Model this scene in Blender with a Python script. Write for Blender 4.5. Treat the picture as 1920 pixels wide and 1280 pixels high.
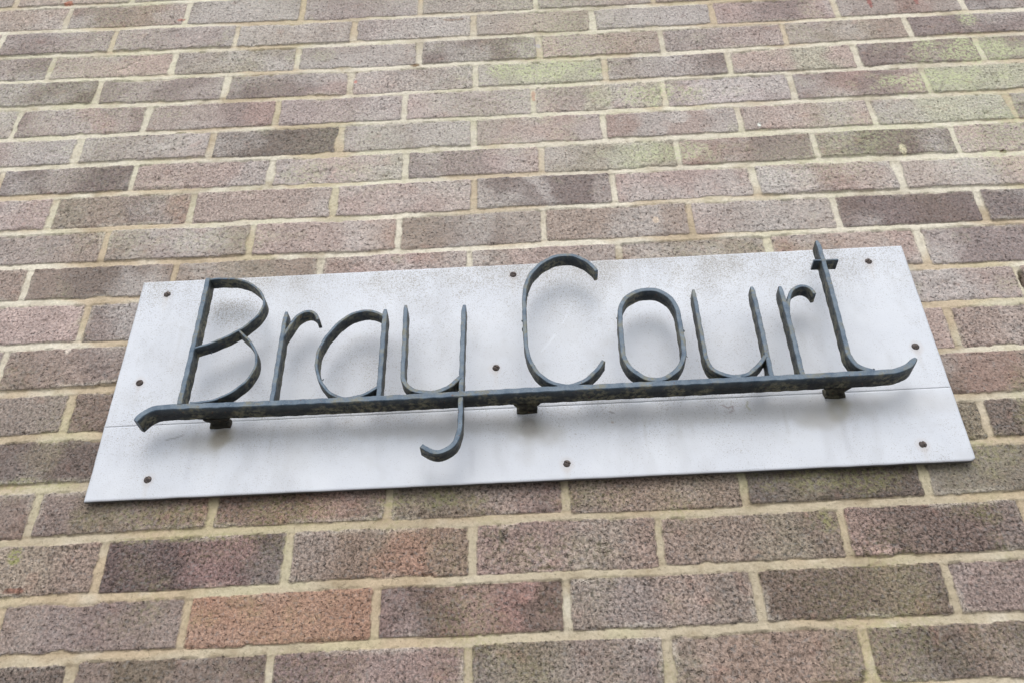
import bpy, math, random
import numpy as np
from mathutils import Matrix, Vector
for o in list(bpy.data.objects): bpy.data.objects.remove(o, do_unlink=True)
C = bpy.context.scene
COL = C.collection
ZO = 3.25            # height of the wall's local zero above the pavement

# ------------------------------------------------------------------ camera
cam = bpy.data.cameras.new('camera'); co = bpy.data.objects.new('camera', cam); COL.objects.link(co)
Rm = [[0.99884174, 0.04241426, -0.0227203], [-0.04334802, 0.58827318, -0.80749961], [-0.02088376, 0.80754919, 0.58943038]]
M = Matrix(((Rm[0][0], -Rm[1][0], -Rm[2][0]), (Rm[0][1], -Rm[1][1], -Rm[2][1]), (Rm[0][2], -Rm[1][2], -Rm[2][2]))).to_4x4()
M.translation = Vector((0.98518804, -1.07610859, -1.63954415 + ZO))
co.matrix_world = M
cam.sensor_width = 36; cam.lens = 1769.7067 / 1920 * 36; cam.clip_start = .02; cam.clip_end = 3000
cam.dof.use_dof = True; cam.dof.focus_distance = 1.22; cam.dof.aperture_fstop = 11
C.camera = co
# ------------------------------------------------------------------ light
EL = 47
w = bpy.data.worlds.new('World'); C.world = w; w.use_nodes = True
nt = w.node_tree; bg = nt.nodes['Background']
sky = nt.nodes.new('ShaderNodeTexSky'); sky.sky_type = 'NISHITA'; sky.sun_disc = False
sky.sun_elevation = math.radians(EL); sky.sun_rotation = math.radians(180)
sky.dust_density = 6; sky.air_density = 1.4; sky.ozone_density = 1
hs = nt.nodes.new('ShaderNodeHueSaturation'); hs.inputs['Saturation'].default_value = .55
nt.links.new(sky.outputs[0], hs.inputs['Color']); # thin even cloud over the sky
cl = nt.nodes.new('ShaderNodeMix'); cl.data_type = 'RGBA'; cl.inputs[0].default_value = .6; cl.inputs[7].default_value = (4.6, 4.75, 5.0, 1)
nt.links.new(hs.outputs[0], cl.inputs[6]); nt.links.new(cl.outputs[2], bg.inputs[0])
bg.inputs[1].default_value = .15
sl = bpy.data.lights.new('sun', 'SUN'); sl.energy = .5; sl.angle = math.radians(70); sl.color = (1, .98, .95)
so = bpy.data.objects.new('sun', sl); COL.objects.link(so)
so.rotation_euler = (math.radians(90 - EL), 0, math.radians(-4))
C.view_settings.view_transform = 'Standard'; C.view_settings.look = 'None'; C.view_settings.gamma = 1
C.view_settings.exposure = .62
C.render.engine = 'CYCLES'

# ------------------------------------------------------------------ helpers
def lin(c):
    c = np.array(c, float) / 255
    return np.where(c < .04045, c / 12.92, ((c + .055) / 1.055) ** 2.4)

def vnoise(x, z, s, seed):
    """smooth value noise, cell size s metres"""
    rs = np.random.RandomState(seed); L = 512
    T = rs.rand(L, L).astype(np.float32)
    u = x / s + 1000.37; v = z / s + 1000.71
    iu = np.floor(u).astype(int); iv = np.floor(v).astype(int)
    fu = u - iu; fv = v - iv
    fu = fu * fu * (3 - 2 * fu); fv = fv * fv * (3 - 2 * fv)
    a = T[iu % L, iv % L]; b = T[(iu + 1) % L, iv % L]; c = T[iu % L, (iv + 1) % L]; d = T[(iu + 1) % L, (iv + 1) % L]
    return ((a * (1 - fu) + b * fu) * (1 - fv) + (c * (1 - fu) + d * fu) * fv) * 2 - 1

def fbm(x, z, s, seed, n=3):
    r = 0; a = 1; t = 0
    for i in range(n):
        r = r + a * vnoise(x, z, s / 2 ** i, seed + i * 7); t += a; a *= .5
    return r / t

def sstep(a, b, x):
    t = np.clip((x - a) / (b - a), 0, 1); return t * t * (3 - 2 * t)

def mesh_obj(name, V, F, mat, parent=None, smooth=False, attrs=None):
    me = bpy.data.meshes.new(name)
    if isinstance(F, np.ndarray):
        n = len(F); me.vertices.add(len(V)); me.vertices.foreach_set('co', np.asarray(V, np.float32).ravel())
        me.loops.add(n * 4); me.loops.foreach_set('vertex_index', F.astype(np.int32).ravel())
        me.polygons.add(n); me.polygons.foreach_set('loop_start', np.arange(0, n * 4, 4, dtype=np.int32))
        me.polygons.foreach_set('loop_total', np.full(n, 4, np.int32))
        me.update(calc_edges=True); me.validate()
    else:
        me.from_pydata([tuple(v) for v in V], [], F); me.update()
    for k, a in (attrs or {}).items():
        if a.ndim == 2:
            A = me.attributes.new(k, 'FLOAT_COLOR', 'POINT')
            A.data.foreach_set('color', np.c_[a, np.ones(len(a))].astype(np.float32).ravel())
        else:
            A = me.attributes.new(k, 'FLOAT', 'POINT'); A.data.foreach_set('value', a.astype(np.float32))
    if smooth: me.polygons.foreach_set('use_smooth', np.ones(len(me.polygons), bool))
    me.materials.append(mat)
    o = bpy.data.objects.new(name, me); COL.objects.link(o)
    if parent: o.parent = parent
    return o

def empty(name, loc, label, cat):
    o = bpy.data.objects.new(name, None); COL.objects.link(o); o.location = loc; o.empty_display_size = .1
    o['label'] = label; o['category'] = cat; return o

class NT:
    def __init__(s, name):
        s.m = bpy.data.materials.new(name); s.m.use_nodes = True; s.t = s.m.node_tree; s.b = s.t.nodes['Principled BSDF']
    def n(s, typ, **k):
        x = s.t.nodes.new(typ)
        for a, v in k.items(): setattr(x, a, v)
        return x
    def l(s, a, b): s.t.links.new(a, b)
    def attr(s, nm): return s.n('ShaderNodeAttribute', attribute_name=nm)
    def coord(s): return s.n('ShaderNodeTexCoord').outputs['Object']
    def noise(s, sc, det=3, rough=.6, vec=None):
        x = s.n('ShaderNodeTexNoise'); x.inputs['Scale'].default_value = sc; x.inputs['Detail'].default_value = det
        x.inputs['Roughness'].default_value = rough
        s.l(vec or s.coord(), x.inputs['Vector']); return x.outputs['Fac']
    def ramp(s, f, a, b, c0=0., c1=1.):
        x = s.n('ShaderNodeMapRange'); x.inputs[1].default_value = a; x.inputs[2].default_value = b
        x.inputs[3].default_value = c0; x.inputs[4].default_value = c1; s.l(f, x.inputs[0]); return x.outputs[0]
    def math(s, op, a, b=None):
        x = s.n('ShaderNodeMath', operation=op)
        for i, v in enumerate((a, b)):
            if v is None: continue
            if isinstance(v, (int, float)): x.inputs[i].default_value = v
            else: s.l(v, x.inputs[i])
        return x.outputs[0]
    def mix(s, f, a, b, mode='MIX'):
        x = s.n('ShaderNodeMix', data_type='RGBA', blend_type=mode)
        for sock, v in ((x.inputs[0], f), (x.inputs[6], a), (x.inputs[7], b)):
            if isinstance(v, (int, float)): sock.default_value = v
            elif isinstance(v, (tuple, list, np.ndarray)): sock.default_value = (*[float(q) for q in v[:3]], 1)
            else: s.l(v, sock)
        return x.outputs[2]
    def bump(s, h, st, dist, prev=None):
        x = s.n('ShaderNodeBump'); x.inputs['Strength'].default_value = st; x.inputs['Distance'].default_value = dist
        s.l(h, x.inputs['Height'])
        if prev is not None: s.l(prev, x.inputs['Normal'])
        return x.outputs[0]

# ------------------------------------------------------------------ materials
def mat_wall():
    k = NT('weathered_brick'); c = k.attr('col').outputs['Color']; br = k.attr('brick').outputs['Fac']
    g1 = k.noise(260, 3, .75); g2 = k.noise(120, 2, .6); pit = k.noise(250, 2, .6)
    sp = k.ramp(g1, .34, .66, .52, 1.52); spm = k.math('ADD', k.math('MULTIPLY', k.math('SUBTRACT', sp, 1.0), k.math('ADD', k.math('MULTIPLY', k.math('MULTIPLY', br, k.attr('grain').outputs['Fac']), .95), .25)), 1.0)
    col = k.mix(1, c, k.n('ShaderNodeCombineColor').outputs[0], 'MIX')
    cc = k.n('ShaderNodeCombineColor')
    for i in range(3): k.l(spm, cc.inputs[i])
    col = k.mix(1, c, cc.outputs[0], 'MULTIPLY')
    # warm and cool grains in the fired sand face
    hue = k.noise(210, 2, .5)
    wf = k.math('MULTIPLY', k.ramp(hue, .56, .74, 0, .4), br); col = k.mix(wf, col, (.38, .29, .24))
    cf = k.math('MULTIPLY', k.ramp(hue, .46, .30, 0, .4), br); col = k.mix(cf, col, (.27, .27, .27))
    pf = k.math('MULTIPLY', k.ramp(pit, .61, .69, 0, .6), k.math('ADD', k.math('MULTIPLY', br, .85), .10)); col = k.mix(pf, col, (.045, .035, .032))
    lf = k.math('MULTIPLY', k.attr('lichen').outputs['Fac'], k.ramp(k.noise(170, 3, .7), .42, .58, .03, .9)); 
    sx_ = k.n('ShaderNodeSeparateXYZ'); k.l(k.coord(), sx_.inputs[0]); lcol = k.mix(k.ramp(sx_.outputs[2], ZO - 1.05, ZO - .6), (.30, .31, .13), (.53, .58, .36))
    col = k.mix(k.math('MINIMUM', lf, .8), col, lcol)
    k.l(col, k.b.inputs['Base Color']); k.b.inputs['Roughness'].default_value = .93
    k.b.inputs['Specular IOR Level'].default_value = .25
    h = k.math('ADD', g1, k.math('MULTIPLY', g2, .8)); h = k.math('SUBTRACT', h, k.math('MULTIPLY', k.ramp(pit, .60, .70), .9))
    hb = k.math('MULTIPLY', h, k.math('ADD', k.math('MULTIPLY', br, .7), .3))
    k.l(k.bump(hb, .9, .0022), k.b.inputs['Normal']); return k.m

def mat_panel():
    k = NT('grimy_white_panel'); st = k.attr('stain').outputs['Color']; d = k.attr('dirt').outputs['Fac']
    g = k.noise(420, 2, .6); f = k.noise(900, 1, .5); big = k.noise(9, 3, .6)
    base = k.mix(k.ramp(big, .35, .65), (.575, .62, .70), (.63, .675, .75))
    col = k.mix(1, base, st, 'MULTIPLY')
    th = k.math('SUBTRACT', .725, k.math('MULTIPLY', d, .17))
    sp = k.math('MULTIPLY', k.math('SUBTRACT', g, th), 9); sp = k.math('MINIMUM', k.math('MAXIMUM', sp, 0), .55)
    col = k.mix(sp, col, (.26, .24, .20))
    sp2 = k.math('MULTIPLY', k.math('SUBTRACT', f, k.math('ADD', th, -.02)), 8); sp2 = k.math('MINIMUM', k.math('MAXIMUM', sp2, 0), .5)
    col = k.mix(sp2, col, (.15, .14, .13))
    k.l(col, k.b.inputs['Base Color']); k.b.inputs['Roughness'].default_value = .55
    k.l(k.bump(k.noise(260, 3), .25, .0006), k.b.inputs['Normal']); return k.m

def mat_iron(name, a, b, moss):
    k = NT(name); n1 = k.noise(70, 3, .65); n2 = k.noise(500, 3, .6); n3 = k.noise(160, 3, .6); n4 = k.noise(35, 2, .5)
    out = k.attr('front_lit').outputs['Fac']; up = k.attr('upright').outputs['Fac']
    inner = k.mix(k.ramp(n1, .35, .65), a, b)  # near-black backs and undersides: shade put into the paint colour
    iw = k.math('MULTIPLY', k.ramp(n3, .38, .60, 0, .85), k.math('ADD', k.math('MULTIPLY', up, .75), .15)); inner = k.mix(iw, inner, (.10, .098, .078))  # olive wear on upright sides, also painted lighter as if lit by the sky
    outer = k.mix(k.ramp(n1, .32, .68), (.060, .105, .165), (.145, .20, .26))  # pale blue front faces: sky light put into the paint colour
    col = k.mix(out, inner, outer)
    wear = k.math('MULTIPLY', k.ramp(n3, .42, .62, 0, .9), k.ramp(n4, .47, .60, 0, moss)); col = k.mix(wear, col, (.19, .18, .115))
    col = k.mix(k.math('MULTIPLY', k.ramp(n2, .60, .70, 0, .55), k.math('ADD', k.math('MULTIPLY', out, .9), .1)), col, (.26, .30, .33))
    col = k.mix(k.ramp(k.noise(240, 2), .66, .72, 0, .8), col, (.11, .05, .03))
    k.l(col, k.b.inputs['Base Color']); k.l(k.ramp(n2, .3, .7, .42, .7), k.b.inputs['Roughness'])
    k.l(k.ramp(out, 0, 1, .22, .5), k.b.inputs['Specular IOR Level'])
    k.l(k.bump(k.math('ADD', n2, k.math('MULTIPLY', n3, 1.2)), .32, .0010), k.b.inputs['Normal']); return k.m

M_wall = mat_wall(); M_panel = mat_panel()
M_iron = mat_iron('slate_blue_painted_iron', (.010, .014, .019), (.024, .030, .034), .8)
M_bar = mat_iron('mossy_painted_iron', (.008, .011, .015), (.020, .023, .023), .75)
k = NT('rusty_screw'); k.l(k.mix(k.ramp(k.noise(400), .4, .6), (.055, .048, .048), (.14, .11, .10)), k.b.inputs['Base Color']); k.b.inputs['Roughness'].default_value = .6; k.b.inputs['Metallic'].default_value = .3; M_screw = k.m
k = NT('paving'); k.l(k.mix(k.noise(2.5, 6, .7), (.24, .235, .225), (.34, .335, .32)), k.b.inputs['Base Color']); k.b.inputs['Roughness'].default_value = .95
k.l(k.bump(k.noise(90, 4), .5, .01), k.b.inputs['Normal']); M_pave = k.m

# ------------------------------------------------------------------ measured brickwork (metres; x along the wall, z up from the wall's local zero)
BED = {0: [(-.03, .0089), (1.9, -.004)], 1: [(-.0109, -.0687), (.65, -.0808), (1.2972, -.0825)], 2: [(.0123, -.1457), (.6563, -.1556), (1.2877, -.1558), (1.9107, -.1528)],
 3: [(.034, -.2178), (.6627, -.2305), (1.2781, -.2309), (1.8879, -.22)], 4: [(.0571, -.2948), (.6689, -.3046), (1.269, -.3009), (1.862, -.2964)],
 5: [(.082, -.3774), (.6751, -.3785), (1.2591, -.3777), (1.8358, -.3736)], 6: [(.1037, -.4497), (.6814, -.4524), (1.2497, -.4505), (1.8104, -.4487)],
 7: [(.125, -.5204), (.6874, -.5237), (1.2407, -.5208), (1.7848, -.5241)], 8: [(.1482, -.5975), (.6937, -.5994), (1.231, -.5955), (1.7594, -.599)],
 9: [(.1708, -.6728), (.7002, -.6757), (1.2213, -.6712), (1.7348, -.6716)], 10: [(.1928, -.7458), (1.7076, -.7517)], 11: [(.2168, -.8258), (1.6841, -.8211)],
 12: [(.2408, -.9056), (1.6571, -.9007)], 13: [(.2632, -.9798), (1.6314, -.9766)], 14: [(.2873, -1.0569), (1.6087, -1.0447)],
 15: [(.3085, -1.1306), (.7381, -1.126), (1.1625, -1.1266), (1.5828, -1.12)], 16: [(.3322, -1.2093), (.7445, -1.2018), (1.153, -1.2009), (1.5572, -1.1955)],
 17: [(.3539, -1.2815), (.7507, -1.2756), (1.1434, -1.2747), (1.5319, -1.2702)], 18: [(.3, -1.352), (1.5069, -1.3438)]}
PER = {0: {0: -.0069, 2: .2278}, 1: {1: .1115, 3: .3456, 5: .5724, 7: .7996, 9: 1.0207, 11: 1.2428}, 2: {2: .2199, 4: .4539, 6: .6762, 8: .9021, 10: 1.1234, 12: 1.3481, 14: 1.5748, 16: 1.8062},
 3: {1: .1192, 3: .3481, 5: .5787, 7: .8026, 9: 1.0221, 11: 1.2452, 13: 1.4671, 15: 1.6893}, 4: {2: .2251, 4: .4562, 6: .6824, 8: .9061, 10: 1.1356, 12: 1.3554, 14: 1.58, 16: 1.7977},
 5: {1: .0983, 3: .329, 5: .5595, 7: .7828, 9: 1.0054, 11: 1.2316, 13: 1.4528, 15: 1.6819}, 6: {2: .227, 4: .4568, 6: .676, 8: .903, 10: 1.1221, 12: 1.3488, 14: 1.5719, 16: 1.8021},
 7: {3: .3379, 5: .5657, 7: .791, 9: 1.0134, 11: 1.2378, 13: 1.4606, 15: 1.6862}, 8: {2: .2214, 4: .4496, 6: .678, 8: .9032, 10: 1.1256, 12: 1.3494, 14: 1.5773},
 9: {3: .3253, 5: .5559, 7: .7864, 9: 1.0113, 11: 1.238, 13: 1.4611, 15: 1.6827}, 10: {2: .2221, 4: .4472, 6: .67, 8: .8964, 10: 1.1214, 12: 1.3464, 14: 1.5711},
 11: {3: .3292, 15: 1.6934}, 12: {2: .2293, 14: 1.5723}, 13: {3: .345}, 14: {14: 1.5699}, 15: {3: .3396, 5: .5715, 7: .7955, 9: 1.0192, 11: 1.243, 13: 1.4683},
 16: {4: .4438, 6: .6745, 8: .9028, 10: 1.1303, 12: 1.3542}, 17: {5: .5614, 7: .7879, 9: 1.0133, 11: 1.2356, 13: 1.4607}, 18: {4: .441, 6: .6705, 8: .8969, 10: 1.1232, 12: 1.3466}}
# tones seen brick by brick: each token is one brick, dashes are tones from its left to its right end
PAL = dict(N=(153, 146, 146), P=(166, 149, 148), D=(120, 109, 110), X=(98, 86, 88), G=(163, 168, 150), B=(141, 128, 120), O=(158, 130, 118), S=(168, 166, 170),
           U=(94, 85, 82), E=(138, 132, 120), C=(101, 91, 98), b=(124, 112, 105), p=(141, 126, 122), n=(130, 122, 119), d=(96, 88, 84), o=(150, 120, 108), e=(114, 109, 96), R=(143, 120, 117))
TONE = {0: (-2, 'N P N P-D P N N N N S'), 1: (-1, 'P-P D-D-B-R N N-N-S N N-P P-R N N N'), 2: (0, 'D-N N N N-S N-P-B S P-D-P N-N-R-N C-D-D N'),
 3: (-1, 'S-N-D N-P N-E-N N X-X-X-X-S P-N-B-B N-P N-E-B D-D-D N'), 4: (0, 'X-U D-N-D-N X-D-P P-N-N N-G-G-G N-S-D P-P-G-P D-D-D G-D-D N'),
 5: (-1, 'N D-N-S-P-N-D N-N-D-R N P-N-N P-N-G-P-G N-S-N D-R-D-P G-G-G-G D'), 6: (0, 'P-S N-N-P U-U-U-U N-E-N-S N-P-P-S R-S-P-S N-P-B-P N-G-G D-E N'),
 7: (1, 'C-X-N-X-X P-P-S S-P-G X-D-D-P-O N-E-G-E P-R-D-D B-U-X-X P-N-N N'), 8: (0, 'P E-B-D-O P-P-P P-P-P-P N-X-X-S-X-X-N P S-P-R-P-S N-S-P P N'),
 9: (1, 'D-N-B E-N-E P-P-P-O B-D-N B-B-b-B P-N-B X-C-X-C C-D C N'), 10: (0, 'B b-d-B B-E-B B-P-B B-P-N B-E-E O-B-O-P N-D-D-N D N'), 11: (1, 'P-P-P D-C-C b b b b P-S-P B b N'),
 12: (0, 'n b-p-D-b b b b b P p-b b N'), 13: (1, 'b-n b-d-U b b b b d-R-b b-d b n'), 14: (0, 'd n-d-e-d-d b b b b e-d-e d-e-b b n'),
 15: (1, 'n-b n-e-b-o b-b-o-b e-e-n-D b-p-B-b U-e-d-d e-e-d b b n'), 16: (2, 'n-E-b U-U-R-d n-b-o-b p-p-E-B p-B-E-b p-d-U-d n b n n'),
 17: (3, 'n-D-n o-O-O-o D-d-p-R-d n-D-p-n d-U-d-e-d n-n b n n'), 18: (2, 'd n-e-n-D D-p-p d-e-n-D n-p-p-n b-d-b-d d b n n')}
RNG = random.Random(5)
def perp_x(r, lo=-30, hi=46):
    m = PER.get(r, {}); par = r % 2
    off = sum(x - .1125 * h for h, x in m.items()) / len(m) if m else RNG.uniform(-.004, .004)
    return [(h, m.get(h, .1125 * h + off)) for h in range(lo + par, hi, 2)]
def bedz(r, x):
    if r in BED:
        p = BED[r]; return np.interp(x, [a for a, b in p], [b for a, b in p])
    base = BED[0] if r < 0 else BED[18]; e = r if r < 0 else r - 18
    return np.interp(x, [a for a, b in base], [b for a, b in base]) - .075 * e
RMIN, RMAX = -40, 43

# fine relief: rough brick faces, soft arrises and struck sandy joints, as one height field
X0, X1, Z0, Z1 = -.62, 2.62, -1.72, .42
def axis(a, b, c, d, fine, coarse):
    return np.r_[np.arange(a, b, coarse), np.arange(b, c, fine), np.arange(c, d + 1e-6, coarse)]
xs = axis(X0, -.07, 1.97, X1, .0016, .004); xs[-1] = X1
zs = axis(Z0, -1.38, .07, Z1, .0016, .004); zs[-1] = Z1
GX, GZ = np.meshgrid(xs, zs); gx = GX.ravel(); gz = GZ.ravel()
wx = gx + fbm(gx, gz, .02, 11, 3) * .0011 + fbm(gx, gz, .005, 16, 1) * .0006; wz = gz + fbm(gx, gz, .13, 13, 2) * .0020 + fbm(gx, gz, .03, 12, 2) * .0008 + fbm(gx, gz, .006, 17, 2) * .0009
rr = list(range(-7, 25))
beds = [bedz(r, wx) for r in rr]
course = np.full(len(gx), rr[0] , int)
for r, b in zip(rr, beds): course = np.where(wz < b, r + 1, course)
zt = np.zeros(len(gx)); zb = np.zeros(len(gx))
for i, r in enumerate(rr):
    zt = np.where(course == r + 1, beds[i], zt); zb = np.where(course == r, beds[i], zb)
sdf = np.zeros(len(gx)); bu = np.zeros(len(gx)); bidv = np.zeros(len(gx)); tilt = np.zeros(len(gx))
BC = np.zeros((len(gx), 3)); grain = np.ones(len(gx)); vt = (wz - zb) / np.maximum(zt - zb, 1e-4)
rs = np.random.RandomState(3)
for r in range(-6, 25):
    m = np.where(course == r)[0]
    if not len(m): continue
    P = perp_x(r); px = np.array([x for h, x in P])
    i = np.clip(np.searchsorted(px, wx[m]) - 1, 0, len(px) - 2)
    L = px[i]; Rr = px[i + 1]
    jl = rs.uniform(.0034, .0058, len(px)); bt = rs.uniform(.0036, .0066, len(px)); bb = rs.uniform(.0036, .0066, len(px))
    cx = (L + Rr) / 2; hx = (Rr - L) / 2 - jl[i]
    top = zt[m] - bt[i]; bot = zb[m] + bb[i]; cz = (top + bot) / 2; hz = (top - bot) / 2
    rad = .004
    qx = np.abs(wx[m] - cx) - hx + rad; qz = np.abs(wz[m] - cz) - hz + rad
    sdf[m] = np.minimum(np.maximum(qx, qz), 0) + np.hypot(np.maximum(qx, 0), np.maximum(qz, 0)) - rad
    bu[m] = np.clip((wx[m] - L) / (Rr - L), 0, 1)
    tx = rs.uniform(-.004, .004, len(px)); tz = rs.uniform(-.03, .03, len(px)); oy = rs.uniform(-.0014, .0014, len(px))
    tilt[m] = oy[i] + tx[i] * (wx[m] - cx) + tz[i] * (wz[m] - cz)
    h0, toks = TONE.get(r, (None, ''))
    toks = toks.split(); pal = {}
    hh = np.array([h for h, x in P])
    jit = rs.normal(0, 1.3, (len(px), 3)) + rs.normal(0, 5, (len(px), 1))
    for j in range(len(px) - 1):
        q = np.where(i == j)[0]
        if not len(q): continue
        grain[m[q]] = rs.uniform(.55, 1.25)
        t = None
        if toks:
            n0 = (hh[j] - h0) // 2
            if 0 <= n0 < len(toks): t = toks[n0]
        if t is None: t = ['N', 'P', 'D-N', 'N-B', 'P-N', 'b', 'X-D', 'N-P'][rs.randint(8)]
        st = np.array([PAL[c] for c in t.split('-')], float) + jit[j]
        if len(st) == 1: st = np.r_[st, st]
        u = bu[m[q]] + fbm(gx[m[q]], gz[m[q]], .035, 40 + j, 5) * .17 + (vt[m[q]] - .5) * rs.uniform(-.16, .16)
        kk = .30 if r < 11 else .34; st = st * (1 - kk) + st.mean(0) * kk; st = st * .85 + st.mean(1)[:, None] * .15
        uu = np.clip((u - .05) / .9, 0, 1) * (len(st) - 1); fl = np.minimum(np.floor(uu), len(st) - 2); u = fl + sstep(.22, .78, uu - fl)
        pos = np.arange(len(st))
        BC[m[q]] = np.stack([np.interp(u, pos, st[:, c]) for c in range(3)], 1)
sdf = sdf + fbm(gx, gz, .009, 14, 3) * .0009 + np.maximum(0, fbm(gx, gz, .05, 15, 3) - .25) * .008
brick = sstep(.0008, -.0008, sdf)
brickc = sstep(.0000, -.0014, sdf)
jn = fbm(gx, gz, .012, 21, 3)
# brick face
yb = tilt - sstep(-.0025, .0, sdf) * -.0009 + fbm(gx, gz, .05, 22, 2) * .0007 + fbm(gx, gz, .0075, 23, 2) * .00055 + fbm(gx, gz, .0038, 24, 1) * .0004
# joint: pressed in at its top, near flush at its foot
below = zt - wz; above = wz - zb
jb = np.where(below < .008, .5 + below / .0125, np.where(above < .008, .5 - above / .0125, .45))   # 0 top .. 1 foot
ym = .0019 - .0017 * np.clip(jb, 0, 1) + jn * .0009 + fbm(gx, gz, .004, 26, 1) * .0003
chip = sstep(.45, .62, fbm(gx, gz, .016, 28, 3)); crease = sstep(.03, .0, np.abs(fbm(gx + gz * .4, gz, .05, 29, 3))) * sstep(.1, .4, fbm(gx, gz, .12, 30, 2))
yb = yb + chip * .0016 + crease * .0006 + sstep(.25, .5, fbm(gx, gz, .02, 44, 2)) * sstep(-.006, -.001, sdf) * .0022
Y = yb * brick + ym * (1 - brick)
Y += .0014 * sstep(.0012, .0002, np.abs(sdf - .0004)) * sstep(.05, .4, fbm(gx, gz, .04, 27, 3)) * (jb < .5)
# weep hole in the upright joint at the right
for hx_, hz_, a_, b_ in ((1.6965, -.787, .0045, .018),):
    Y += .03 * sstep(1.25, .75, np.hypot((gx - hx_) / a_, (gz - hz_) / b_))
# colours
low = sstep(-.75, -1.15, gz)
mort = lin((205, 200, 186)) * (1 - low[:, None]) + lin((181, 171, 151)) * low[:, None]
mv = fbm(gx, gz, .09, 31, 3)[:, None]
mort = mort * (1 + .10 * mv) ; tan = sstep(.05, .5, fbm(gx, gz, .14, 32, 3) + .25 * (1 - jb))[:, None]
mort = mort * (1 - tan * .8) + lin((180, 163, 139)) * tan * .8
dm = (sstep(.0, .7, fbm(gx, gz, .045, 41, 4)) * .45 + sstep(.25, .6, fbm(gx, gz, .009, 42, 2)) * .22)[:, None]; mort = mort * (1 - dm) + lin((142, 128, 104)) * dm
wm = (sstep(.25, .75, fbm(gx, gz, .07, 43, 4)) * .5)[:, None]; mort = mort * (1 - wm) + lin((222, 219, 208)) * wm
gm = sstep(.12, .5, fbm(gx, gz, .10, 33, 3))[:, None] * .28; mort = mort * (1 - gm) + lin((186, 186, 152)) * gm
hi = 1 - low
BM = np.array((158., 149., 145.)); BC = BC + (BM - BC) * (.26 * hi)[:, None]
BC = BC * (np.array([1.005, .992, .975]) + low[:, None] * np.array([.022, -.004, -.012]))
bc = lin(BC) * (1.14 - .14 * low)[:, None] * (1 + .12 * fbm(gx, gz, .035, 34, 3) + .10 * fbm(gx, gz, .012, 35, 2))[:, None]
# lime bloom creeping over brick edges
bl = sstep(-.010, 0, sdf) * sstep(.05, .5, fbm(gx, gz, .06, 36, 3)) * .5; bc = bc * (1 - bl[:, None]) + lin((190, 184, 172)) * bl[:, None]
bl = sstep(-.05, .6, fbm(gx, gz, .085, 37, 4)) * (.42 * hi + .16); bc = bc * (1 - bl[:, None]) + lin((186, 182, 180)) * bl[:, None]
rd = sstep(.42, .7, fbm(gx, gz, .022, 38, 3)) * .15; bc = bc * (1 - rd[:, None]) + lin((160, 112, 98)) * rd[:, None]
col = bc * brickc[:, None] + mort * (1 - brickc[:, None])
hz = (sstep(-.2, .6, fbm(gx, gz, .35, 45, 4)) * .22 * sstep(-.75, -.35, gz))[:, None]; col = col * (1 - hz) + lin((184, 180, 170)) * hz
def spot(x, z, rx, rz, c, a=1., rag=.4):
    global col
    d = np.hypot((gx - x) / rx, (gz - z) / rz) + fbm(gx, gz, .006, 51, 2) * rag
    f = (sstep(1.15, .75, d) * a)[:, None]; col = col * (1 - f) + lin(c) * f
spot(1.1842, -.6337, .0055, .0065, (205, 190, 175)); spot(1.3955, -1.1853, .018, .006, (172, 148, 141), .6)
spot(1.3799, -.4309, .003, .005, (215, 220, 215)); spot(.3187, -.8369, .005, .005, (205, 195, 185))
spot(1.7528, -.5187, .007, .004, (80, 60, 40), .9, .8); spot(.798, -.2274, .008, .004, (110, 85, 55), .8, .8)
spot(.9376, -1.1476, .005, .012, (75, 72, 68), .8, .7); spot(.3961, -.381, .010, .003, (95, 90, 60), .8, .8)
spot(.1009, .0175, .009, .007, (178, 110, 88), .8); spot(.3376, -.0537, .008, .004, (165, 100, 90), .7); spot(.6908, -.266, .004, .005, (190, 120, 110), .7)
spot(1.0065, -.3284, .004, .014, (165, 110, 95), .6); spot(1.640, -.112, .004, .018, (150, 92, 88), .8); spot(1.7255, -.112, .004, .014, (150, 92, 88), .7)
spot(1.597, -.507, .0055, .014, (200, 194, 168), .9); spot(.865, -.1, .02, .003, (110, 78, 55), .5, .9)
spot(1.25, -.40, .018, .016, (205, 203, 200), .45); spot(1.02, -.19, .006, .006, (175, 172, 182), .7)
spot(.345, -1.195, .014, .004, (120, 78, 66), .7)
lich = np.zeros(len(gx))
for x, z, rx, rz, a in ((1.02, -.262, .13, .034, 1.0), (1.20, -.335, .10, .035, .75), (1.78, -.262, .14, .045, 1.0), (1.70, -.34, .14, .035, .95), (1.80, -.18, .02, .03, .8), (1.50, -.19, .05, .03, .25),
      (.96, -.335, .03, .02, .15), (1.22, -.487, .12, .03, .65), (.62, -.49, .05, .03, .4), (.70, -.487, .04, .03, .3), (.20, -.41, .04, .02, .25), (.50, -.635, .15, .03, .22), (.35, -.33, .06, .01, .25),
      (.36, -.62, .08, .03, .2), (1.30, -.71, .15, .03, .15), (.92, -.45, .10, .03, .2),
      (.50, -1.105, .10, .025, .38), (.66, -1.105, .08, .03, .35), (.86, -1.095, .10, .015, .55), (1.05, -1.1, .08, .02, .25), (1.36, -1.085, .11, .03, .45), (1.55, -1.06, .05, .04, .4), (1.52, -1.14, .05, .02, .3), (1.335, -1.14, .012, .025, .65),
      (.3346, -1.150, .010, .012, 1.6), (.55, -1.135, .12, .006, .5), (.98, -1.17, .10, .03, .2), (.30, -1.05, .10, .01, .5), (1.5, -1.3, .10, .03, .15), (.7, -1.3, .1, .05, .12), (1.63, -.99, .03, .05, .3)):
    d = np.hypot((gx - x) / rx, (gz - z) / rz) + fbm(gx, gz, .02, 61, 3) * .6
    lich = np.maximum(lich, sstep(1.15, .35, d) * a)
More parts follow.
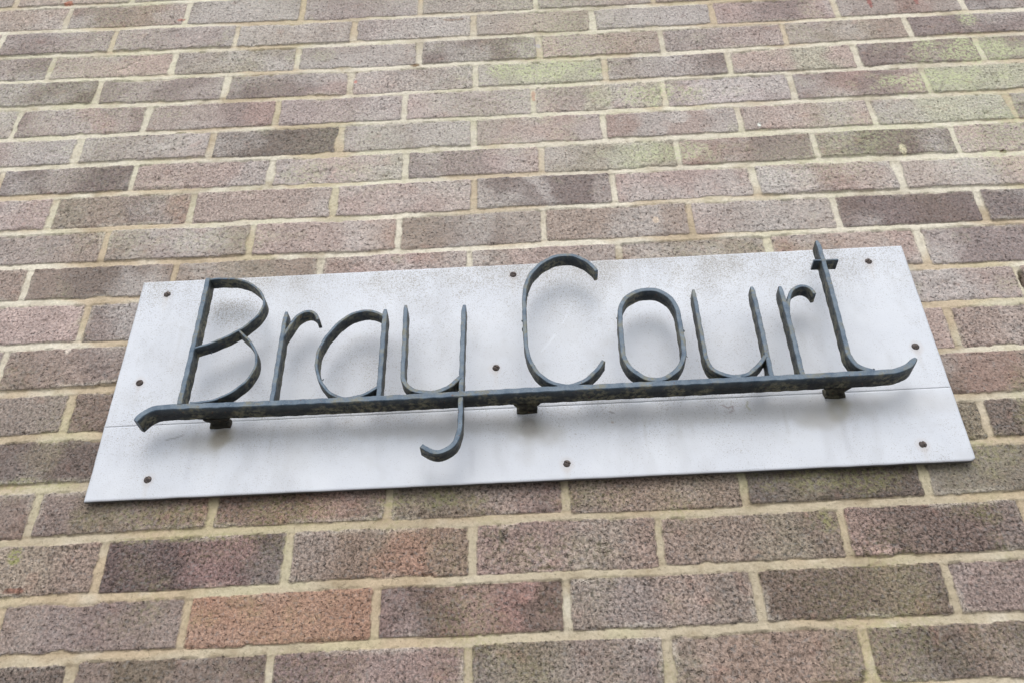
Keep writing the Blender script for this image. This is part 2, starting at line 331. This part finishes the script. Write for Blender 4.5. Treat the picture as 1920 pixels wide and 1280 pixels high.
lich = np.maximum(lich, sstep(.30, .75, fbm(gx, gz, .05, 62, 4)) * .25)
veil = sstep(-.25, .55, fbm(gx, gz, .28, 63, 5)) * sstep(-.70, -.45, gz)
lich = np.maximum(lich, veil * (.26 + .26 * sstep(.5, 1.6, gx)))
damp = sstep(.05, .6, fbm(gx, gz, .09, 64, 4)) * low * (.25 + .3 * sstep(.004, -.006, np.abs(sdf) - .003)); lich = np.maximum(lich, damp)
nx, nz = len(xs), len(zs)
idx = np.arange(nx * nz).reshape(nz, nx)
F = np.stack([idx[:-1, :-1], idx[:-1, 1:], idx[1:, 1:], idx[1:, :-1]], -1).reshape(-1, 4)
V = np.stack([gx, Y, gz + ZO], 1)
# the rest of the wall round it, brick by brick with flush joints, and its thickness behind
WX0, WX1, WZ0, WZ1 = -3.2, 5.0, -ZO - .05, 3.1
V2, F2, C2, B2 = [], [], [], []
def quad(a, b, c, d, colr, br):
    n = len(V2); V2.extend((a, b, c, d)); F2.append((n, n + 1, n + 2, n + 3)); C2.extend([colr] * 4); B2.extend([br] * 4)
MC = lin((198, 188, 166))
def rect(x0, x1, z0, z1, y, colr, br): quad((x0, y, z0 + ZO), (x1, y, z0 + ZO), (x1, y, z1 + ZO), (x0, y, z1 + ZO), colr, br)
for a in ((WX0, X0, WZ0, WZ1), (X1, WX1, WZ0, WZ1), (X0, X1, WZ0, Z0), (X0, X1, Z1, WZ1)): rect(*a, .003, MC, 0.)
for r in range(RMIN, RMAX):
    P = perp_x(r)
    for (h, xa), (h2, xb) in zip(P, P[1:]):
        xm = (xa + xb) / 2; t = float(bedz(r - 1, xm)) - .0055; b = float(bedz(r, xm)) + .0055; xa += .0048; xb -= .0048
        if xb < WX0 or xa > WX1 or t < WZ0 or b > WZ1: continue
        pieces = []
        if t <= Z0 or b >= Z1 or xb <= X0 or xa >= X1: pieces.append((xa, xb, b, t))
        else:
            if xa < X0: pieces.append((xa, X0, b, t))
            if xb > X1: pieces.append((X1, xb, b, t))
            if t > Z1: pieces.append((max(xa, X0), min(xb, X1), Z1, t))
            if b < Z0: pieces.append((max(xa, X0), min(xb, X1), b, Z0))
        cc = lin(np.array(PAL['NPDBNbXPN'[RNG.randrange(9)]]) + RNG.uniform(-8, 8)); y = RNG.uniform(-.001, .001)
        for x0, x1, z0, z1 in pieces:
            x0 = max(x0, WX0); x1 = min(x1, WX1); z0 = max(z0, WZ0); z1 = min(z1, WZ1)
            if x1 - x0 < .004 or z1 - z0 < .004: continue
            e = .0018; rect(x0 + e, x1 - e, z0 + e, z1 - e, y, cc, 1.)
            o4 = [(x0, z0), (x1, z0), (x1, z1), (x0, z1)]; i4 = [(x0 + e, z0 + e), (x1 - e, z0 + e), (x1 - e, z1 - e), (x0 + e, z1 - e)]
            for q in range(4):
                p, s = o4[q], o4[(q + 1) % 4]; pi, si = i4[q], i4[(q + 1) % 4]
                quad((p[0], .0032, p[1] + ZO), (s[0], .0032, s[1] + ZO), (si[0], y, si[1] + ZO), (pi[0], y, pi[1] + ZO), cc, 1.)
T = .22; a, b, c, d = WX0, WX1, WZ0 + ZO, WZ1 + ZO; f = .0031
quad((b, T, c), (a, T, c), (a, T, d), (b, T, d), MC, 0.); quad((a, T, c), (a, f, c), (a, f, d), (a, T, d), MC, 0.)
quad((b, f, c), (b, T, c), (b, T, d), (b, f, d), MC, 0.); quad((a, f, d), (b, f, d), (b, T, d), (a, T, d), MC, 0.)
n = len(V)
V = np.r_[V, np.array(V2)]; F = np.r_[F, np.array(F2) + n]; col = np.r_[col, np.array(C2)]; brick = np.r_[brickc, np.array(B2)]
lich = np.r_[lich, np.zeros(len(V2))]
wall = mesh_obj('brick_wall', V, F, M_wall, smooth=True, attrs={'grain': np.r_[grain * (.58 + .60 * low + .25 * fbm(gx, gz, .05, 39, 3)), np.ones(len(V2))], 'col': np.clip(col, 0.01, .9), 'brick': brick, 'lichen': lich})
sm = np.ones(len(F), bool); sm[-len(F2):] = False; wall.data.polygons.foreach_set('use_smooth', sm)
wall['label'] = 'mauve and grey brick wall with sandy mortar joints and green lichen behind the sign'; wall['category'] = 'wall'

# ------------------------------------------------------------------ pavement
pv = mesh_obj('pavement', [(-400, -800, 0), (400, -800, 0), (400, 400, 0), (-400, 400, 0)], [(0, 1, 2, 3)], M_pave); pv['kind'] = 'structure'

# ------------------------------------------------------------------ the sign
sign = empty('house_name_sign', (.97, -.012, -1.08 + ZO), 'white panel sign with dark iron lettering reading Bray Court on an iron bar', 'sign')
SX, SY, SZ = sign.location
def loc(v):
    v = np.array(v, float); v = v - np.array([SX, SY, SZ]); return v

SCR = [(.4504, -.7503), (.9621, -.7422), (1.4801, -.7472), (.4421, -.9058), (.9349, -.9064), (1.506, -.9009), (.4845, -1.0568), (1.0232, -1.0584), (1.4743, -1.0516)]
BRK = [(.5675, -.98), (.9751, -.979), (1.3799, -.9734)]
TL, TR, BRc, BL = (.4102, -.7249), (1.5350, -.7197), (1.5340, -1.0770), (.4083, -1.0849)
def panel(v0, v1, yf, th, label=None, chip=False):
    """v runs 0 top .. 1 bottom of the whole sign face"""
    nu = 620; nv = max(2, int((v1 - v0) * 200)); u = np.linspace(0, 1, nu); v = np.linspace(v0, v1, nv)
    U, W = np.meshgrid(u, v); U = U.ravel(); W = W.ravel()
    lx = TL[0] + (BL[0] - TL[0]) * W; rx = TR[0] + (BRc[0] - TR[0]) * W; lz = TL[1] + (BL[1] - TL[1]) * W; rz = TR[1] + (BRc[1] - TR[1]) * W
    x = lx + (rx - lx) * U; z = lz + (rz - lz) * U
    # slightly worn outline
    edge = fbm(x * 1., z, .03, 71, 3) * .0006
    z = z + edge * ((W == v0) | (W == v1)); x = x + edge * ((U == 0) | (U == 1))
    if chip:
        q = np.maximum(0, (x - 1.526)) / .008; r_ = (W > (v1 - .03)); z = z + np.where(r_ & (q > 0), q * q * .004 * (W - (v1 - .03)) / .03, 0)
    y = yf + fbm(x, z, .25, 72, 2) * .0006 + fbm(x, z, .02, 75, 2) * .00008
    # a rounded arris
    ed = np.minimum(np.minimum(U, 1 - U) * 1.125, np.minimum(W - v0, v1 - W) * .36); seam = (W == v1) if v0 == 0 else (W == v0); y = y + np.where(ed < 1e-6, .0008, 0) * np.where(seam, .05 + .55 * sstep(.6, 1.1, x) * sstep(1.55, 1.38, x), 1)
    nb = nu * nv; idx = np.arange(nb).reshape(nv, nu)
    F = np.stack([idx[:-1, :-1], idx[1:, :-1], idx[1:, 1:], idx[:-1, 1:]], -1).reshape(-1, 4)
    ring = np.r_[idx[0, :], idx[1:, -1], idx[-1, -2::-1], idx[-2:0:-1, 0]]
    bx, bz = x[ring], z[ring]; nr = len(ring)
    k1 = np.arange(nr); k2 = (k1 + 1) % nr
    # the cut edge: a dark band whose front line sits just behind the painted face
    S = np.r_[np.stack([ring[k1], ring[k2], nb + nr + k2, nb + nr + k1], -1), np.stack([nb + nr + k1, nb + nr + k2, nb + k2, nb + k1], -1)]
    # back face as a strip between top and bottom rows
    bk = []
    top = nb + np.arange(nu); botr = nb + nu + (nv - 1) - 1 + (nu - 1 - np.arange(nu))
    for i in range(nu - 1): bk.append((top[i], top[i + 1], botr[i + 1], botr[i]))
    V = np.r_[np.stack([x, y, z + ZO], 1), np.stack([bx, np.full(nr, yf + th), bz + ZO], 1), np.stack([bx, y[ring] + .0006, bz + ZO], 1)] - np.array([SX, SY, SZ])
    F = np.r_[F, S, np.array(bk)]
    # weathering
    n1 = fbm(x, z, .10, 73, 4); n2 = fbm(x, z, .03, 74, 3)
    d = .30 + .45 * n1 + .25 * n2 + .45 * sstep(-.80, -.725, z) + .25 * sstep(-.86, -.78, z)
    d += .35 * sstep(.06, 0, np.abs(z + .97)) * (n2 > -.2) * .6
    d += .9 * sstep(1.3, .3, np.hypot((x - .557) / .045, (z + .79) / .03)) * .8
    st = np.ones((len(x), 3))
    def tint(f, c):
        nonlocal st
        f = np.clip(f, 0, 1)[:, None]; st = st * (1 - f) + np.array(c) * f
    tint(sstep(-.1, .9, n1 + .3 * n2) * .30, (.80, .78, .77))
    tint(sstep(-.79, -.722, z) * sstep(-.3, .5, n1 + .5 * n2) * .45, (.72, .68, .62))
    for i, (sx, sz) in enumerate(SCR):
        tint(sstep(1.3, .5, np.hypot((x - sx) / .009, (z - sz + .002) / .010) + n2 * .5) * .25, (.78, .62, .50))
        tint(sstep(1, 0, np.abs(x - sx) / .006 + n2 * .3) * sstep(-.05, -.006, z - sz) * (z < sz) * .20, (.80, .66, .52))
    for i, (sx, sz) in enumerate(BRK):
        c = ((.36, .27, .13), (.14, .12, .09), (.42, .34, .10))[i]
        tint(sstep(1.25, .35, np.hypot((x - sx - .002) / (.018, .022, .015)[i], (z - sz + .020) / .018) + n2 * .6) * (.9, .9, .9)[i], c)
        tint(sstep(1.2, .1, np.hypot((x - sx) / .06, (z - sz + .028) / .022) + n2 * .6) * .5, (.60, .55, .46))
        tint(sstep(1, 0, np.abs(x - sx + .004 * n2) / .010) * sstep(-.10, -.02, z - sz) * (z < sz) * .18, (.55, .50, .42))
    for sx, wd, a in ((.60, .10, .20), (.80, .09, .30), (.93, .05, .25), (1.24, .10, .22), (1.36, .06, .15), (1.12, .06, .12)):
        tint(sstep(1.2, .2, np.hypot((x - sx) / wd, (z + 1.000) / .016) + n1 * .9 + n2 * .5) * a * 1.4, (.60, .57, .52))
    for sx, sz, ln in ((.535, -1.03, .05), (.90, -1.05, .03), (1.38, -1.02, .06), (1.16, -.93, .02)):
        tint(sstep(1, .2, np.abs(x - sx + .004 * n1) / .006) * sstep(1, .4, np.abs(z - sz) / ln) * .16, (.5, .5, .55))
    # drip lines below bar and screws, broken and wavering
    for j in range(34):
        r1 = random.Random(900 + j); sx = r1.uniform(.43, 1.51); top = r1.choice([-.985, -.99, -.73, -.80, -.86]); ln = r1.uniform(.02, .09); wd_ = r1.uniform(.0015, .006)
        tint(sstep(1, .1, np.abs(x - sx + .004 * n1) / wd_) * sstep(top - ln, top - ln * .3, z) * (z < top) * sstep(-.3, .3, n2) * r1.uniform(.12, .32), (.62, .60, .55))
    tint(sstep(.0, .6, fbm(x, z * .35, .028, 79, 4)) * .3, (.72, .71, .70)); tint(sstep(1.2, .2, np.hypot((x - 1.1) / .5, (z + .995) / .02) + n1 + n2 * .5) * .28, (.70, .66, .60))
    tint(sstep(.15, .7, fbm(x, z, .05, 77, 4)) * .30, (.78, .76, .73)); tint(sstep(.3, .7, fbm(x, z, .018, 78, 3)) * .14, (.72, .70, .66))
    # grime along the seam
    sm_ = sstep(.004, 0, np.abs(z - (-.973 + (x - .406) * .0047) )) * sstep(-.2, .4, n2 + .3 * n1); tint(sm_ * .22, (.6, .57, .53))
    # scratches and bird marks
    def scratch(pts, wd, c, a):
        for (xa, za), (xb, zb) in zip(pts, pts[1:]):
            L2 = (xb - xa) ** 2 + (zb - za) ** 2; t = np.clip(((x - xa) * (xb - xa) + (z - za) * (zb - za)) / L2, 0, 1)
            dd = np.hypot(x - xa - t * (xb - xa), z - za - t * (zb - za)) + n2 * wd * .5; tint(sstep(wd, wd * .3, dd) * a, c)
    scratch([(1.047, -.795), (1.040, -.812), (1.030, -.835)], .0016, (1.12, 1.12, 1.12), .9)
    scratch([(1.018, -.855), (1.008, -.87), (.998, -.882)], .0018, (1.12, 1.12, 1.12), .9)
    scratch([(1.232, -.981), (1.239, -.986), (1.246, -.983), (1.244, -.990), (1.240, -.993)], .0022, (.45, .36, .36), .8)
    scratch([(1.266, -.978), (1.263, -.984), (1.267, -.990)], .0018, (.62, .60, .42), .8)
    scratch([(.497, -.999), (.511, -.996), (.519, -.992)], .0012, (.4, .4, .4), .7)
    scratch([(1.083, -.984), (1.088, -.986)], .002, (.35, .33, .33), .8); scratch([(1.086, -1.0), (1.086, -1.001)], .0018, (.5, .38, .3), .8)
    st = np.r_[st, np.tile([.16, .155, .15], (2 * nr, 1))]; d = np.r_[d, np.full(2 * nr, .3)]
    o = mesh_obj('panel', V, F, M_panel, sign, smooth=False, attrs={'stain': st, 'dirt': np.clip(d, 0, 1.3)})
    if label: o['label'] = label
    return o
VS = .6955
panel(0, VS, -.0125, .006, 'larger upper white panel, speckled with dirt along its top')
panel(VS + .0007, 1, -.0124, .0055, 'narrow lower white panel, stained below the brackets', True)

def catmull(P, step=.0016, closed=False):
    P = [np.array(p, float) for p in P]
    if len(P) == 2: P = [P[0], (P[0] + P[1]) / 2, P[1]]
    n = len(P); out = []
    g = lambda i: P[i % n] if closed else (P[i] if 0 <= i < n else (2 * P[0] - P[1] if i < 0 else 2 * P[-1] - P[-2]))
    for i in range(n if closed else n - 1):
        a, b, c, d = g(i - 1), g(i), g(i + 1), g(i + 2)
        m = max(2, int(np.linalg.norm(c - b) / step))
        for k_ in range(m):
            t = k_ / m
            out.append(.5 * ((2 * b) + (c - a) * t + (2 * a - 5 * b + 4 * c - d) * t * t + (3 * b - a - 3 * c + d) * t ** 3))
    if not closed: out.append(P[-1])
    return np.array(out)
def smooth_path(p, it, closed):
    p = p.copy()
    for _ in range(it):
        if closed: p = (np.roll(p, 1, 0) + 2 * p + np.roll(p, -1, 0)) / 4
        else: p[1:-1] = (p[:-2] + 2 * p[1:-1] + p[2:]) / 4
    return p
LIT, UPR = [], []  # per-vertex masks: painted-in light on front faces, upright members
def strip(path, th, yf, yb, closed=False, taper=(None, None), seed=0, ch=.0009, it=10, VF=None, ydip=0.):
    """flat iron bent along a path in the wall plane: thickness th, from front yf to back yb"""
    V, F = VF
    p = smooth_path(catmull(path, closed=closed), it if len(path) > 3 else 0, closed); n = len(p)
    if closed: t = np.roll(p, -1, 0) - np.roll(p, 1, 0)
    else: t = np.gradient(p, axis=0)
    t /= np.linalg.norm(t, axis=1)[:, None] + 1e-12; nn = np.stack([-t[:, 1], t[:, 0]], 1)
    s = np.r_[0, np.cumsum(np.linalg.norm(np.diff(p, axis=0), axis=1))]; Lt = s[-1]
    h = th / 2; sec = [(-h + ch, yf), (h - ch, yf), (h, yf + ch), (h, (yf + yb) / 2), (h, yb - ch), (h - ch, yb), (-h + ch, yb), (-h, yb - ch), (-h, (yf + yb) / 2), (-h, yf + ch)]
    K = len(sec); base = len(V); rs_ = np.random.RandomState(seed)
    ph = rs_.rand(8) * 6
    def n1d(cell, amp): kn = np.arange(0, Lt + cell * 2, cell); return np.interp(s, kn, rs_.uniform(-1, 1, len(kn)) * rs_.uniform(.2, 1, len(kn))) * amp
    RG = .86 * (1 + n1d(.024, .025) + n1d(.009, .014) + n1d(.0023, .012))
    for i in range(n):
        wsc = 1.; dy = 0.
        if not closed:
            for e, dist in ((0, s[i]), (1, Lt - s[i])):
                if taper[e]:
                    tl, mn = taper[e]; q = min(1, dist / tl); wsc *= mn + (1 - mn) * math.sin(q * math.pi / 2); dy += (1 - q) * ydip
        rough = RG[i]
        wob = .00025 * math.sin(s[i] * 260 + ph[3])
        for j, (a, y) in enumerate(sec):
            a2 = a * wsc * rough + wob + rs_.normal(0, .00008)
            y2 = y + (dy if y < (yf + yb) / 2 else 0) + .00012 * math.sin(s[i] * 300 + ph[4] + j) + rs_.normal(0, .00008)
            LIT.append((1, 1, .25, 0, 0, 0, 0, 0, 0, .25)[j]); UPR.append(min(1, max(0, abs(t[i, 1]) * 1.6 - .6)))
            V.append(loc((p[i, 0] + nn[i, 0] * a2, y2, p[i, 1] + nn[i, 1] * a2 + ZO)))
    for i in range(n if closed else n - 1):
        i2 = (i + 1) % n
        for j in range(K):
            j2 = (j + 1) % K; F.append((base + i * K + j, base + i * K + j2, base + i2 * K + j2, base + i2 * K + j))
    if not closed:
        F.append(tuple(base + j for j in range(K))[::-1]); F.append(tuple(base + (n - 1) * K + j for j in range(K)))
def flake(x, y, z, s, seed, VF):
    """a lifted flake or crust of old paint"""
    V, F = VF; rs_ = np.random.RandomState(seed); b = len(V); m = 6
    for side in (0, 1):
        for k_ in range(m):
            an = k_ / m * 6.283; r_ = s * rs_.uniform(.5, 1.1)
            V.append(loc((x + (-.0016 if 1.18 < x < 1.2 else 0) + r_ * math.cos(an) * .38, y + side * .0009 + r_ * math.sin(an + seed) * .5, z + r_ * math.sin(an) * .9 + ZO)))
    F.append(tuple(b + k_ for k_ in range(m))); F.append(tuple(b + m + k_ for k_ in range(m))[::-1])
    for k_ in range(m): F.append((b + k_, b + (k_ + 1) % m, b + m + (k_ + 1) % m, b + m + k_)[::-1])
def finish(name, VF, mat, label=None, parent=sign):
    V, F = VF; at = None
    if len(LIT): at = {'front_lit': np.array((LIT + [.3] * len(V))[:len(V)]), 'upright': np.array((UPR + [0.] * len(V))[:len(V)])}
    LIT.clear(); UPR.clear()
    o = mesh_obj(name, V, F, mat, parent, attrs=at)
    import bmesh
    SM = mat is not M_screw
    bm = bmesh.new(); bm.from_mesh(o.data); bmesh.ops.recalc_face_normals(bm, faces=bm.faces); bm.to_mesh(o.data); bm.free()
    o.data.polygons.foreach_set('use_smooth', np.ones(len(o.data.polygons), bool)); o.data.set_sharp_from_angle(angle=math.radians(33))
    if label: o['label'] = label
    return o
PT = {
'B0': [(.5266, -.761), (.5261, -.8822), (.5246, -.9725)],
'B1': [(.5270, -.7625), (.5462, -.7625), (.5637, -.764), (.5797, -.7686), (.5944, -.7781), (.6056, -.7902), (.6127, -.8038), (.6137, -.8158), (.6098, -.8285), (.6013, -.8408), (.5933, -.8496), (.5853, -.8562), (.5769, -.8620), (.5635, -.8697), (.5464, -.8776), (.5270, -.8840)],
'B2': [(.5856, -.8575), (.596, -.868), (.6071, -.882), (.6135, -.8956), (.6163, -.9067), (.6156, -.9197), (.6115, -.9323), (.605, -.9426), (.5943, -.9535), (.5817, -.9622), (.5686, -.9678), (.5549, -.9703), (.5375, -.9712)],
'r0': [(.647, -.8275), (.6462, -.8996), (.6456, -.9745)],
'r1': [(.6470, -.8720), (.6526, -.858), (.6578, -.8454), (.6636, -.8353), (.6713, -.8296), (.6795, -.8286), (.6868, -.8318), (.6915, -.8385), (.6925, -.8440)],
'a0': [(.785, -.8305), (.7844, -.9740)],
'a1': [(.7840, -.8440), (.7731, -.8356), (.7632, -.833), (.7521, -.8327), (.74, -.8369), (.7282, -.8449), (.7182, -.8564), (.7085, -.8712), (.7018, -.886), (.6981, -.9007), (.6977, -.9153), (.6995, -.9283), (.7038, -.9413), (.7095, -.9518), (.717, -.9615), (.7255, -.9689), (.7349, -.9733), (.7441, -.9745), (.7557, -.9728), (.7671, -.9687), (.7746, -.9645), (.7834, -.9580)],
'y0': [(.8131, -.8250), (.814, -.8889), (.8140, -.9301), (.8141, -.9401), (.8155, -.9501), (.8200, -.9592), (.8285, -.9662), (.8412, -.9704), (.8572, -.9710), (.8696, -.9668), (.8802, -.9598), (.8900, -.949)],
'y1': [(.8941, -.8285), (.8923, -.9044), (.8914, -.9679), (.8908, -.9826), (.8906, -1.0115), (.8895, -1.0296), (.8849, -1.0453), (.8765, -1.0547), (.8663, -1.0591), (.8543, -1.0579), (.8425, -1.0493)],
'C': [(1.0798, -.7800), (1.0785, -.7745), (1.0689, -.7625), (1.0555, -.7518), (1.0416, -.7478), (1.0274, -.7485), (1.013, -.7543), (.9995, -.765), (.9879, -.78), (.981, -.7977), (.9776, -.8178), (.9768, -.8427), (.9768, -.8695), (.9772, -.898), (.9791, -.9166), (.9844, -.9351), (.9931, -.9502), (1.0037, -.9607), (1.0162, -.9675), (1.0289, -.9703), (1.0436, -.9671), (1.057, -.959), (1.069, -.9463), (1.0782, -.9336)],
'o': [(1.1489, -.8174), (1.1392, -.8184), (1.1279, -.8224), (1.1169, -.831), (1.1099, -.8421), (1.1068, -.8556), (1.1053, -.8793), (1.105, -.8997), (1.1046, -.9212), (1.1067, -.9354), (1.1133, -.9482), (1.1235, -.959), (1.1353, -.9655), (1.1464, -.9667), (1.1605, -.9618), (1.1717, -.9526), (1.1801, -.9406), (1.1843, -.9254), (1.1853, -.9041), (1.185, -.8837), (1.185, -.8659), (1.1835, -.8493), (1.1781, -.8353), (1.1686, -.824), (1.1584, -.8187)],
'u0': [(1.2107, -.8200), (1.2111, -.8767), (1.2115, -.9291), (1.2122, -.9401), (1.2145, -.9487), (1.2199, -.9562), (1.2285, -.9620), (1.2385, -.9658), (1.2477, -.9669), (1.2573, -.9656), (1.2676, -.9601), (1.2775, -.9506), (1.2890, -.9370)],
'u1': [(1.2915, -.8190), (1.2917, -.8995), (1.2911, -.9690)],
's0': [(1.3295, -.8210), (1.3305, -.9016), (1.3303, -.9690)],
's1': [(1.3308, -.8709), (1.3338, -.8586), (1.3362, -.8476), (1.3402, -.8366), (1.3468, -.827), (1.3545, -.8229), (1.3626, -.8229), (1.3694, -.8265), (1.3728, -.8320), (1.3735, -.8375)],
't0': [(1.3974, -.7410), (1.3978, -.8059), (1.3969, -.8757), (1.3958, -.9302), (1.3960, -.9402), (1.3977, -.9488), (1.4027, -.9575), (1.41, -.9636), (1.4226, -.9680)],
't1': [(1.3848, -.7783), (1.4188, -.7788)],
'bar': [(.4725, -.9961), (.4748, -.9916), (.4795, -.9854), (.4887, -.9796), (.5021, -.9770), (.5284, -.9771), (.6588, -.9778), (.8194, -.9770), (.9708, -.9746), (1.1, -.9734), (1.3196, -.9716), (1.3793, -.9706), (1.4149, -.9703), (1.4353, -.9700), (1.451, -.9685), (1.4641, -.9638), (1.4732, -.9569), (1.4795, -.9512)]}
YF = -.058; YK = -.0365
def letter(pieces, label, flakes=()):
    VF = ([], [])
    for i, (nm, th, cl, tp) in enumerate(pieces):
        strip(PT[nm], th, YF + .0006 * i, YK - .0005 * i, cl, tp, seed=hash_(nm), VF=VF, ydip=.002)
    for j, (x, z, s) in enumerate(flakes): flake(x, YF + .004, z, s, j + 50, VF)
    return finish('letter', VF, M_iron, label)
def hash_(s_): return sum(ord(c) * (i + 3) for i, c in enumerate(s_)) % 999
TP = ((.012, .62), None)
letter([('B0', .0080, False, (None, None)), ('B1', .0042, False, (None, None)), ('B2', .0042, False, (None, None))], 'tall capital letter B at the left end', [(.523, -.775, .002), (.560, -.971, .0025), (.552, -.8905, .002)])
letter([('r0', .0072, False, TP), ('r1', .0052, False, (None, None))], 'first small letter r, after the capital B', [(.6515, -.845, .003), (.6435, -.939, .0018)])
letter([('a0', .0078, False, TP), ('a1', .0050, False, (None, None))], 'small letter a of the first word', [(.7085, -.942, .004), (.7475, -.9745, .003)])
letter([('y0', .0070, False, TP), ('y1', .0076, False, TP)], 'small letter y with a hooked tail below the bar', [(.8935, -1.02, .0025)])
letter([('C', .0064, False, (None, None))], 'tall capital letter C', [(.9815, -.815, .007), (.9735, -.86, .004), (.9738, -.875, .004), (1.079, -.778, .003)])
letter([('o', .0076, True, (None, None))], 'small oval letter o', [(1.1905, -.888, .005), (1.1895, -.93, .003), (1.1015, -.862, .002), (1.1885, -.905, .003)])
letter([('u0', .0066, False, TP), ('u1', .0076, False, TP)], 'small letter u of the second word', [(1.2055, -.834, .003), (1.2875, -.826, .002)])
letter([('s0', .0078, False, TP), ('s1', .0056, False, (None, None))], 'second small letter r, before the letter t', [(1.3265, -.898, .0035)])
letter([('t0', .0078, False, TP), ('t1', .0040, False, (None, None))], 'tall letter t with a short cross bar', [(1.424, -.962, .003)])
VF = ([], [])
strip(PT['bar'], .0104, YF - .0007, -.0308, False, ((.006, .75), (.010, .55)), seed=9, ch=.0014, it=14, VF=VF)
for j, (x, z, s) in enumerate(((.744, -.984, .004), (.765, -.9835, .004), (.60, -.984, .003), (1.0, -.98, .003), (1.31, -.978, .003), (.48, -.998, .003), (1.425, -.9655, .004), (1.455, -.963, .003))):
    flake(x, YF + .006 + (j % 3) * .005, z, s, 80 + j, VF)
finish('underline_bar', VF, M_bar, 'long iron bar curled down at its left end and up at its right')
M_brk = mat_iron('rusting_iron_bracket', (.007, .007, .006), (.018, .016, .012), .3)
for bi, (bx, bz) in enumerate(BRK):
    V, F = [], []; rs_ = np.random.RandomState(bi + 4)
    zc = (-.9775, -.9747, -.9706)[bi]
    prof = [(-.0325, .036, .0088), (-.029, .031, .0088), (-.0265, .0235, .009), (-.024, .0205, .009), (-.020, .0200, .0092), (-.0165, .0205, .0095), (-.0155, .026, .0125), (-.0115, .027, .013)]
    ring = [(-.5, -.5), (-.2, -.54), (.2, -.5), (.5, -.46), (.53, 0), (.5, .5), (0, .5), (-.5, .5), (-.52, 0)]
    for y, w_, h_ in prof:
        for a_, b_ in ring: V.append(loc((bx + a_ * w_ + rs_.normal(0, .0005), y + rs_.normal(0, .0002), zc - .001 + b_ * h_ + rs_.normal(0, .0004) + ZO)))
    K = len(ring)
    for i in range(len(prof) - 1):
        for j in range(K): F.append((i * K + j, i * K + (j + 1) % K, (i + 1) * K + (j + 1) % K, (i + 1) * K + j))
    F.append(tuple(range(K))[::-1]); F.append(tuple((len(prof) - 1) * K + j for j in range(K)))
    finish('bracket', (V, F), M_brk)
# slotted dome head screws
def screw_mesh(ang):
    V, F = [], []; K = 24; R_ = .0052; H = .0034
    rings = [(1, 0), (1.0, .15), (.93, .42), (.78, .68), (.55, .87), (.3, .97)]
    for r_, h_ in rings:
        for j in range(K):
            a_ = j / K * 6.2832; x = R_ * r_ * math.cos(a_); z = R_ * r_ * math.sin(a_); y = -H * h_
            q = x * math.cos(ang) + z * math.sin(ang)
            if abs(q) < .0009 and r_ < .97: y += .0012
            V.append((x, y, z))
    V.append((0, -H + .0012, 0))
    for i in range(len(rings) - 1):
        for j in range(K): F.append((i * K + j, i * K + (j + 1) % K, (i + 1) * K + (j + 1) % K, (i + 1) * K + j))
    c_ = (len(rings) - 1) * K
    for j in range(K): F.append((c_ + j, c_ + (j + 1) % K, len(V) - 1))
    return V, F
for i, (sx, sz) in enumerate(SCR):
    V, F = screw_mesh(RNG.uniform(0, 3.14)); yy = -.0125 if sz > -.97 else -.0120
    o = finish('screw', (V, F), M_screw); o.location = Vector(loc((sx, yy + .0006, sz + ZO)))
bpy.context.view_layer.update()
